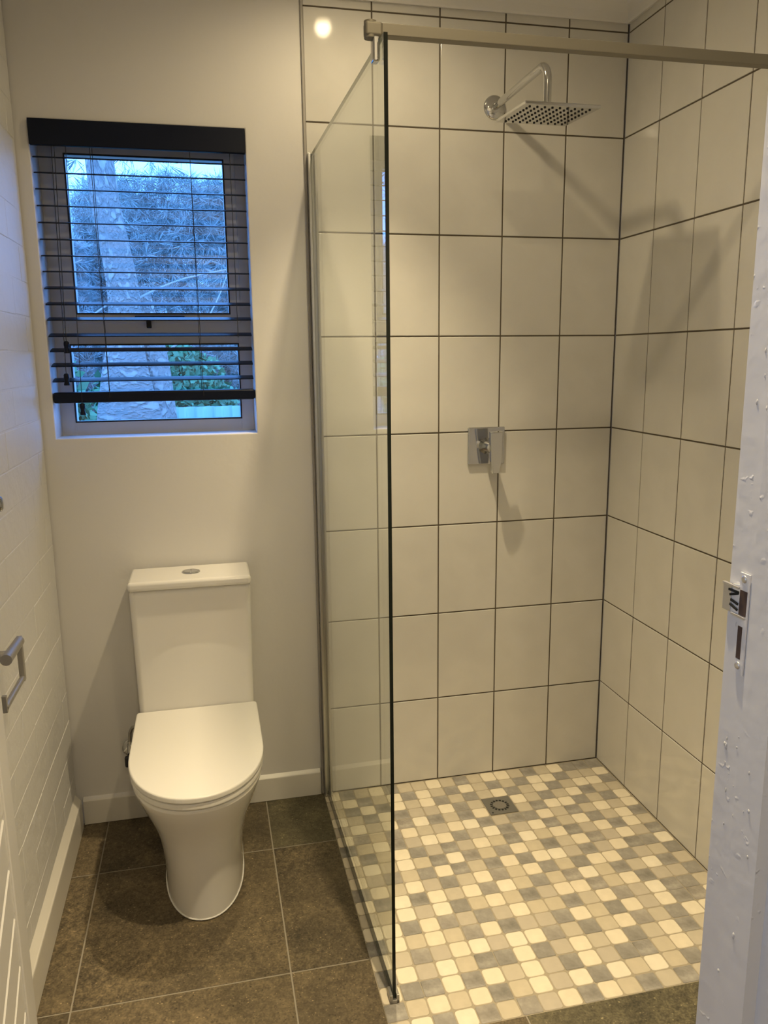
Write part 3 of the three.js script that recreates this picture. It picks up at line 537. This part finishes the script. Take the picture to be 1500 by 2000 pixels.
// ───────────── lamps ─────────────
function downlight({ at, power, spill }, label) {
  const d = thing('ceiling_downlight', label, 'downlight', at, undefined);
  mesh('bezel', new THREE.LatheGeometry([[0.0225, 0.0], [0.0225, -0.003], [0.030, -0.002], [0.034, -0.005], [0.040, -0.0045], [0.043, -0.001], [0.043, 0]].map(([r, y]) => new THREE.Vector2(r, y)), 48), M.lampRim, d);
  mesh('lamp_lens', new THREE.SphereGeometry(0.021, 28, 14, 0, 2 * Math.PI, 0, Math.PI / 2).scale(1, 0.75, 1).rotateX(Math.PI).translate(0, 0.001, 0), M.lampGlow, d);
  // reflector beam and the wide spill round it
  for (const [I, angle, soft, n] of [[power, BEAM, 1, 'downlight_beam'], [spill, SPILL, 0.45, 'downlight_spill']]) {
    const l = new THREE.SpotLight(LAMP_COLOR, I, 0, angle, soft, 2);
    l.position.set(at[0], at[1] - 0.026, at[2]); l.target.position.set(at[0], 0, at[2]); l.castShadow = true; l.shadow.radius = 1.1; l.shadow.mapSize.set(2048, 2048); l.shadow.bias = -0.0005; l.name = numbered(n);
    scene.add(l, l.target);
  }
}
downlight(LAMPS[0], 'round white ceiling downlight above the glass screen by the back wall');
downlight(LAMPS[1], 'round white ceiling downlight just inside the bathroom door');
downlight(HALL_LAMP, 'round white ceiling downlight in the hall outside the bathroom');
// hall window that lights the door frame
{
  const w = structure('window_2');
  mesh('window_frame', merge([box(-2.86, -2.80, 0.9, 2.1, 2.0, 2.05), box(-2.86, -2.80, 0.9, 2.1, 2.85, 2.9), box(-2.86, -2.80, 0.9, 0.95, 2.05, 2.85), box(-2.86, -2.80, 2.05, 2.1, 2.05, 2.85)]), M.frame, w);
  mesh('pane', box(-2.84, -2.835, 0.95, 2.05, 2.05, 2.85), M.dayGlow, w);
  const l = new THREE.RectAreaLight(HALL_DAY.color, HALL_DAY.power, 0.8, 1.1); l.position.set(-2.79, 1.5, 2.45); l.lookAt(0, 1.5, 2.45); l.name = 'hall_window_daylight'; scene.add(l);
}

// ───────────── garden outside the window ─────────────
const G0 = -0.45;
const ground = structure('ground');
mesh('lawn', metricUV(box(-30, 24, G0 - 0.2, G0, -40, -0.26)), std({ color: lin(0.09, 0.12, 0.05), roughness: 0.95, bumpMap: rep(texFine, 2), bumpScale: 0.02 }), ground);
const bark = std({ color: lin(0.62, 0.58, 0.55), map: rep(texBark, 1.1), roughness: 0.95, bumpMap: rep(texBarkBump, 1.1), bumpScale: 0.012 });
const twigMat = std({ color: lin(0.40, 0.36, 0.33), roughness: 0.9 });
const needle = std({ color: lin(0.31, 0.315, 0.29), roughness: 0.8, side: THREE.DoubleSide });
const leafMat = std({ color: lin(0.11, 0.27, 0.15), roughness: 0.7, side: THREE.DoubleSide });
function limb(pts, radii, seg = 24, rad = 14) {
  const c = new THREE.CatmullRomCurve3(pts.map((p) => new THREE.Vector3(...p))), fr = c.computeFrenetFrames(seg), pos = [], uv = [], idx = [];
  let L = c.getLength();
  for (let i = 0; i <= seg; i++) { const u = i / seg, p = c.getPoint(u), x = u * (radii.length - 1), k = Math.min(radii.length - 2, Math.floor(x)), r = radii[k] + (radii[k + 1] - radii[k]) * (x - k);
    for (let j = 0; j <= rad; j++) { const a = j / rad * 2 * Math.PI, q = r * (1 + 0.13 * perlin.noise(Math.cos(a) * 1.7 + 3, u * 4, Math.sin(a) * 1.7)), v = p.clone().addScaledVector(fr.normals[i], q * Math.cos(a)).addScaledVector(fr.binormals[i], q * Math.sin(a)); pos.push(v.x, v.y, v.z); uv.push(j / rad * Math.max(1, Math.round(r * 6.3)), u * L); } }
  for (let i = 0; i < seg; i++) for (let j = 0; j < rad; j++) { const a = i * (rad + 1) + j, b = a + 1, d = a + rad + 1, e = d + 1; idx.push(a, b, e, a, e, d); }
  const g = new THREE.BufferGeometry(); g.setAttribute('position', new THREE.Float32BufferAttribute(pos, 3)); g.setAttribute('uv', new THREE.Float32BufferAttribute(uv, 2)); g.setIndex(idx); g.computeVertexNormals(); return g;
}
// a spray of narrow needles, and a cluster of broad leaves
function sprayGeo(n, len, wid, seed, flat) {
  const r = rng(seed), pos = [];
  for (let k = 0; k < n; k++) { const a = r() * 2 * Math.PI, e = (r() - (flat ? 0.5 : 0.35)) * 2.0, L = len * (0.5 + 0.6 * r()), d = new THREE.Vector3(Math.cos(a) * Math.cos(e), Math.sin(e), Math.sin(a) * Math.cos(e)), s = new THREE.Vector3(r() - 0.5, r() - 0.5, r() - 0.5).cross(d).normalize().multiplyScalar(wid * (0.6 + 0.6 * r())), o = flat ? new THREE.Vector3(r() - 0.5, r() - 0.5, r() - 0.5).multiplyScalar(len * 1.6) : new THREE.Vector3();
    const A = o.clone(), B = o.clone().addScaledVector(d, L * 0.5).add(s), C = o.clone().addScaledVector(d, L), D = o.clone().addScaledVector(d, L * 0.5).sub(s); for (const v of [A, B, C, A, C, D]) pos.push(v.x, v.y, v.z); }
  const g = new THREE.BufferGeometry(); g.setAttribute('position', new THREE.Float32BufferAttribute(pos, 3)); g.computeVertexNormals(); return g;
}
const needleGeo = sprayGeo(22, 0.17, 0.003, 3, false), leafGeo = sprayGeo(12, 0.075, 0.022, 4, true);
function foliage(name, parent, geo, mat, count, seed, place, size, tint) {
  const im = new THREE.InstancedMesh(geo, mat, count), r = rng(seed), m = new THREE.Matrix4(), q = new THREE.Quaternion(), e = new THREE.Euler(), col = new THREE.Color();
  for (let i = 0; i < count; i++) { const p = place(r); e.set(r() * 6.3, r() * 6.3, r() * 6.3); const s = size * (0.6 + 0.8 * r()); m.compose(new THREE.Vector3(...p), q.setFromEuler(e), new THREE.Vector3(s, s, s)); im.setMatrixAt(i, m); const k = 0.7 + 0.6 * r(); im.setColorAt(i, col.setRGB(k * tint[0], k * tint[1], k * tint[2])); }
  im.name = numbered(name); im.userData.kind = 'stuff'; im.castShadow = im.receiveShadow = true; parent.add(im); return im;
}
// the big tree close to the window
{
  const t = thing('pine_tree', 'large rough-barked tree with pale trunk right outside the window', 'tree', [-1.83, G0, -3.4]);
  mesh('trunk', limb([[0.02, -0.05, 0], [0.00, 1.2, 0], [-0.02, 1.75, 0], [0.0, 2.3, 0], [-0.08, 3.0, 0.0], [-0.14, 4.4, -0.1]], [0.36, 0.26, 0.21, 0.115, 0.098, 0.09, 0.08], 40, 22), bark, t);
  mesh('trunk_fork', limb([[0.10, 0.2, -0.05], [0.13, 1.3, -0.1], [0.14, 1.95, -0.2], [0.10, 2.4, -0.3]], [0.2, 0.17, 0.11, 0.05], 24, 16), bark, t);
  const br = [[[-0.02, 2.25, 0], [0.35, 2.45, -0.3], [0.95, 2.62, -0.6], [1.7, 2.9, -0.9]], [[0.18, 1.9, -0.3], [0.55, 2.2, -0.6], [0.75, 2.6, -0.8], [0.95, 3.1, -0.9]], [[-0.05, 2.3, 0], [-0.22, 2.18, 0.05], [-0.32, 2.10, 0.05]], [[-0.1, 3.2, 0], [0.3, 3.5, -0.4], [1.2, 3.7, -0.8]], [[0.9, 2.3, -1.2], [1.3, 2.7, -1.3], [1.6, 3.0, -1.5]]];
  br.forEach((b, i) => mesh('branch', limb(b, i === 2 ? [0.008, 0.004] : [0.009, 0.005, 0.003], 16, 7), twigMat, t));
  foliage('foliage', t, needleGeo, needle, 300, 101, (r) => { const a = r(), b = r(); return [-0.9 + 2.9 * a, 2.95 + 1.9 * b + 0.35 * a, -1.6 + 1.4 * r()]; }, 1.0, [0.8, 0.9, 0.9]);
}
// hazy conifers behind
function conifer(x, z, w, h, seed, count, label, tint) {
  const t = thing('conifer', label, 'tree', [x, G0, z]); const r0 = rng(seed);
  mesh('trunk', limb([[0, -0.05, 0], [0.05, h * 0.5, 0.02], [0, h, 0]], [0.16, 0.1, 0.03], 14, 9), bark, t);
  for (let k = 0; k < 16; k++) { const y = h * (0.12 + 0.8 * k / 16), a = r0() * 6.28, L = w * (0.55 + 0.4 * r0()); mesh('branch', limb([[0, y, 0], [Math.cos(a) * L * 0.5, y + 0.15 + 0.3 * r0(), Math.sin(a) * L * 0.5], [Math.cos(a) * L, y + 0.1 + 0.7 * r0(), Math.sin(a) * L]], [0.03, 0.008], 8, 5), twigMat, t); }
  foliage('foliage', t, needleGeo, needle, count, seed + 1, (r) => { const y = h * (0.06 + 0.94 * r()), rr = w * (0.35 + 0.65 * Math.sqrt(r())) * (1.05 - 0.45 * y / h), a = r() * 6.28; return [rr * Math.cos(a), y, rr * Math.sin(a)]; }, 1.0, tint);
}
conifer(-3.45, -8.2, 1.3, 3.3, 201, 6500, 'low blue-grey conifer left of the big trunk outside', [1.15, 1.2, 1.25]);
conifer(-1.75, -9.6, 1.9, 4.2, 211, 13000, 'grey-green conifer straight behind the big trunk outside', [1.1, 1.15, 1.15]);
conifer(0.95, -10.9, 1.7, 3.9, 221, 12000, 'low grey-green conifer seen at the right of the window', [1.05, 1.15, 1.1]);
function bush(x, z, w, h, seed, count, label, tint) {
  const t = thing('garden_bush', label, 'bush', [x, G0, z]); const r0 = rng(seed);
  for (let k = 0; k < 5; k++) { const a = r0() * 6.28; mesh('stem', limb([[0.05 * Math.cos(a), -0.02, 0.05 * Math.sin(a)], [0.3 * w * Math.cos(a), h * 0.45, 0.3 * w * Math.sin(a)], [0.6 * w * Math.cos(a), h * 0.85, 0.6 * w * Math.sin(a)]], [0.025, 0.008], 8, 5), twigMat, t); }
  foliage('foliage', t, leafGeo, leafMat, count, seed + 1, (r) => { const a = r() * 6.28, e = Math.asin(r() * 2 - 1), q = 0.55 + 0.45 * Math.cbrt(r()); return [w * q * Math.cos(a) * Math.cos(e), h * 0.52 + h * 0.48 * q * Math.sin(e), w * q * Math.sin(a) * Math.cos(e)]; }, 1.25, tint);
}
bush(-2.85, -4.6, 0.55, 2.15, 301, 1500, 'bright green bush left of the big trunk outside', [1.0, 1.1, 1.0]);
bush(-1.75, -6.6, 0.75, 2.05, 311, 2000, 'green bush right of the big trunk, behind the pale fence', [0.95, 1.0, 0.9]);
bush(-1.15, -9.3, 0.55, 1.72, 321, 1500, 'dark green bush in front of the red house', [0.7, 0.8, 0.7]);
// pale corrugated fence
{
  const f = thing('fence', 'pale blue corrugated sheet fence low outside the window', 'fence', [0, G0, -5.6]);
  const sheetMat = std({ color: lin(0.42, 0.60, 0.62), roughness: 0.5 });
  const s = new THREE.Shape(), n = 60, w = 0.79; for (let k = 0; k <= n; k++) { const x = w * k / n, z = 0.018 * Math.tanh(3 * Math.sin(x / 0.0875 * Math.PI)); k ? s.lineTo(x, z) : s.moveTo(x, z); } for (let k = n; k >= 0; k--) { const x = w * k / n; s.lineTo(x, 0.018 * Math.tanh(3 * Math.sin(x / 0.0875 * Math.PI)) - 0.004); } s.closePath();
  const g = new THREE.ExtrudeGeometry(s, { depth: 1.43, bevelEnabled: false }).rotateX(-Math.PI / 2);
  for (let k = 0; k < 4; k++) { const o = mesh('fence_sheet', g, sheetMat, f); o.position.set(-1.86 + k * 0.787, 0, 0.004 * k); }
  for (let k = 0; k < 3; k++) mesh('fence_post', rbox(-1.5 + k * 1.0, -1.44 + k * 1.0, 0, 1.3, -0.09, -0.03, 0.005), twigMat, f);
}
// red house far off
{
  const h = thing('house', 'small red house with a dark roof far beyond the garden', 'house', [0.05, G0, -17]);
  mesh('wall', (() => { const s = new THREE.Shape(); s.moveTo(-1.35, 0); s.lineTo(1.35, 0); s.lineTo(1.35, 1.72); s.lineTo(-0.9, 2.02); s.lineTo(-1.35, 1.90); s.closePath(); return new THREE.ExtrudeGeometry(s, { depth: 4, bevelEnabled: false }).translate(0, 0, -4); })(), std({ color: lin(0.62, 0.20, 0.16), roughness: 0.8 }), h);
  const slope = (x0, y0, x1, y1) => { const s = new THREE.Shape(); s.moveTo(x0, y0); s.lineTo(x1, y1); s.lineTo(x1, y1 + 0.09); s.lineTo(x0, y0 + 0.09); s.closePath(); return new THREE.ExtrudeGeometry(s, { depth: 4.5, bevelEnabled: false }).translate(0, 0, -4.2); };
  mesh('roof', merge([slope(-1.75, 1.80, -0.9, 2.03), slope(-0.9, 2.03, 1.7, 1.68)]), std({ color: lin(0.06, 0.07, 0.10), roughness: 0.6 }), h);
  const wn = mesh('window', box(0.2, 0.9, 0.8, 1.5, 0.0, 0.02), M.frame, h); mesh('pane', box(0.25, 0.85, 0.85, 1.45, 0.015, 0.025), std({ color: lin(0.05, 0.07, 0.1), roughness: 0.1 }), wn);
}

renderer.render(scene, camera);
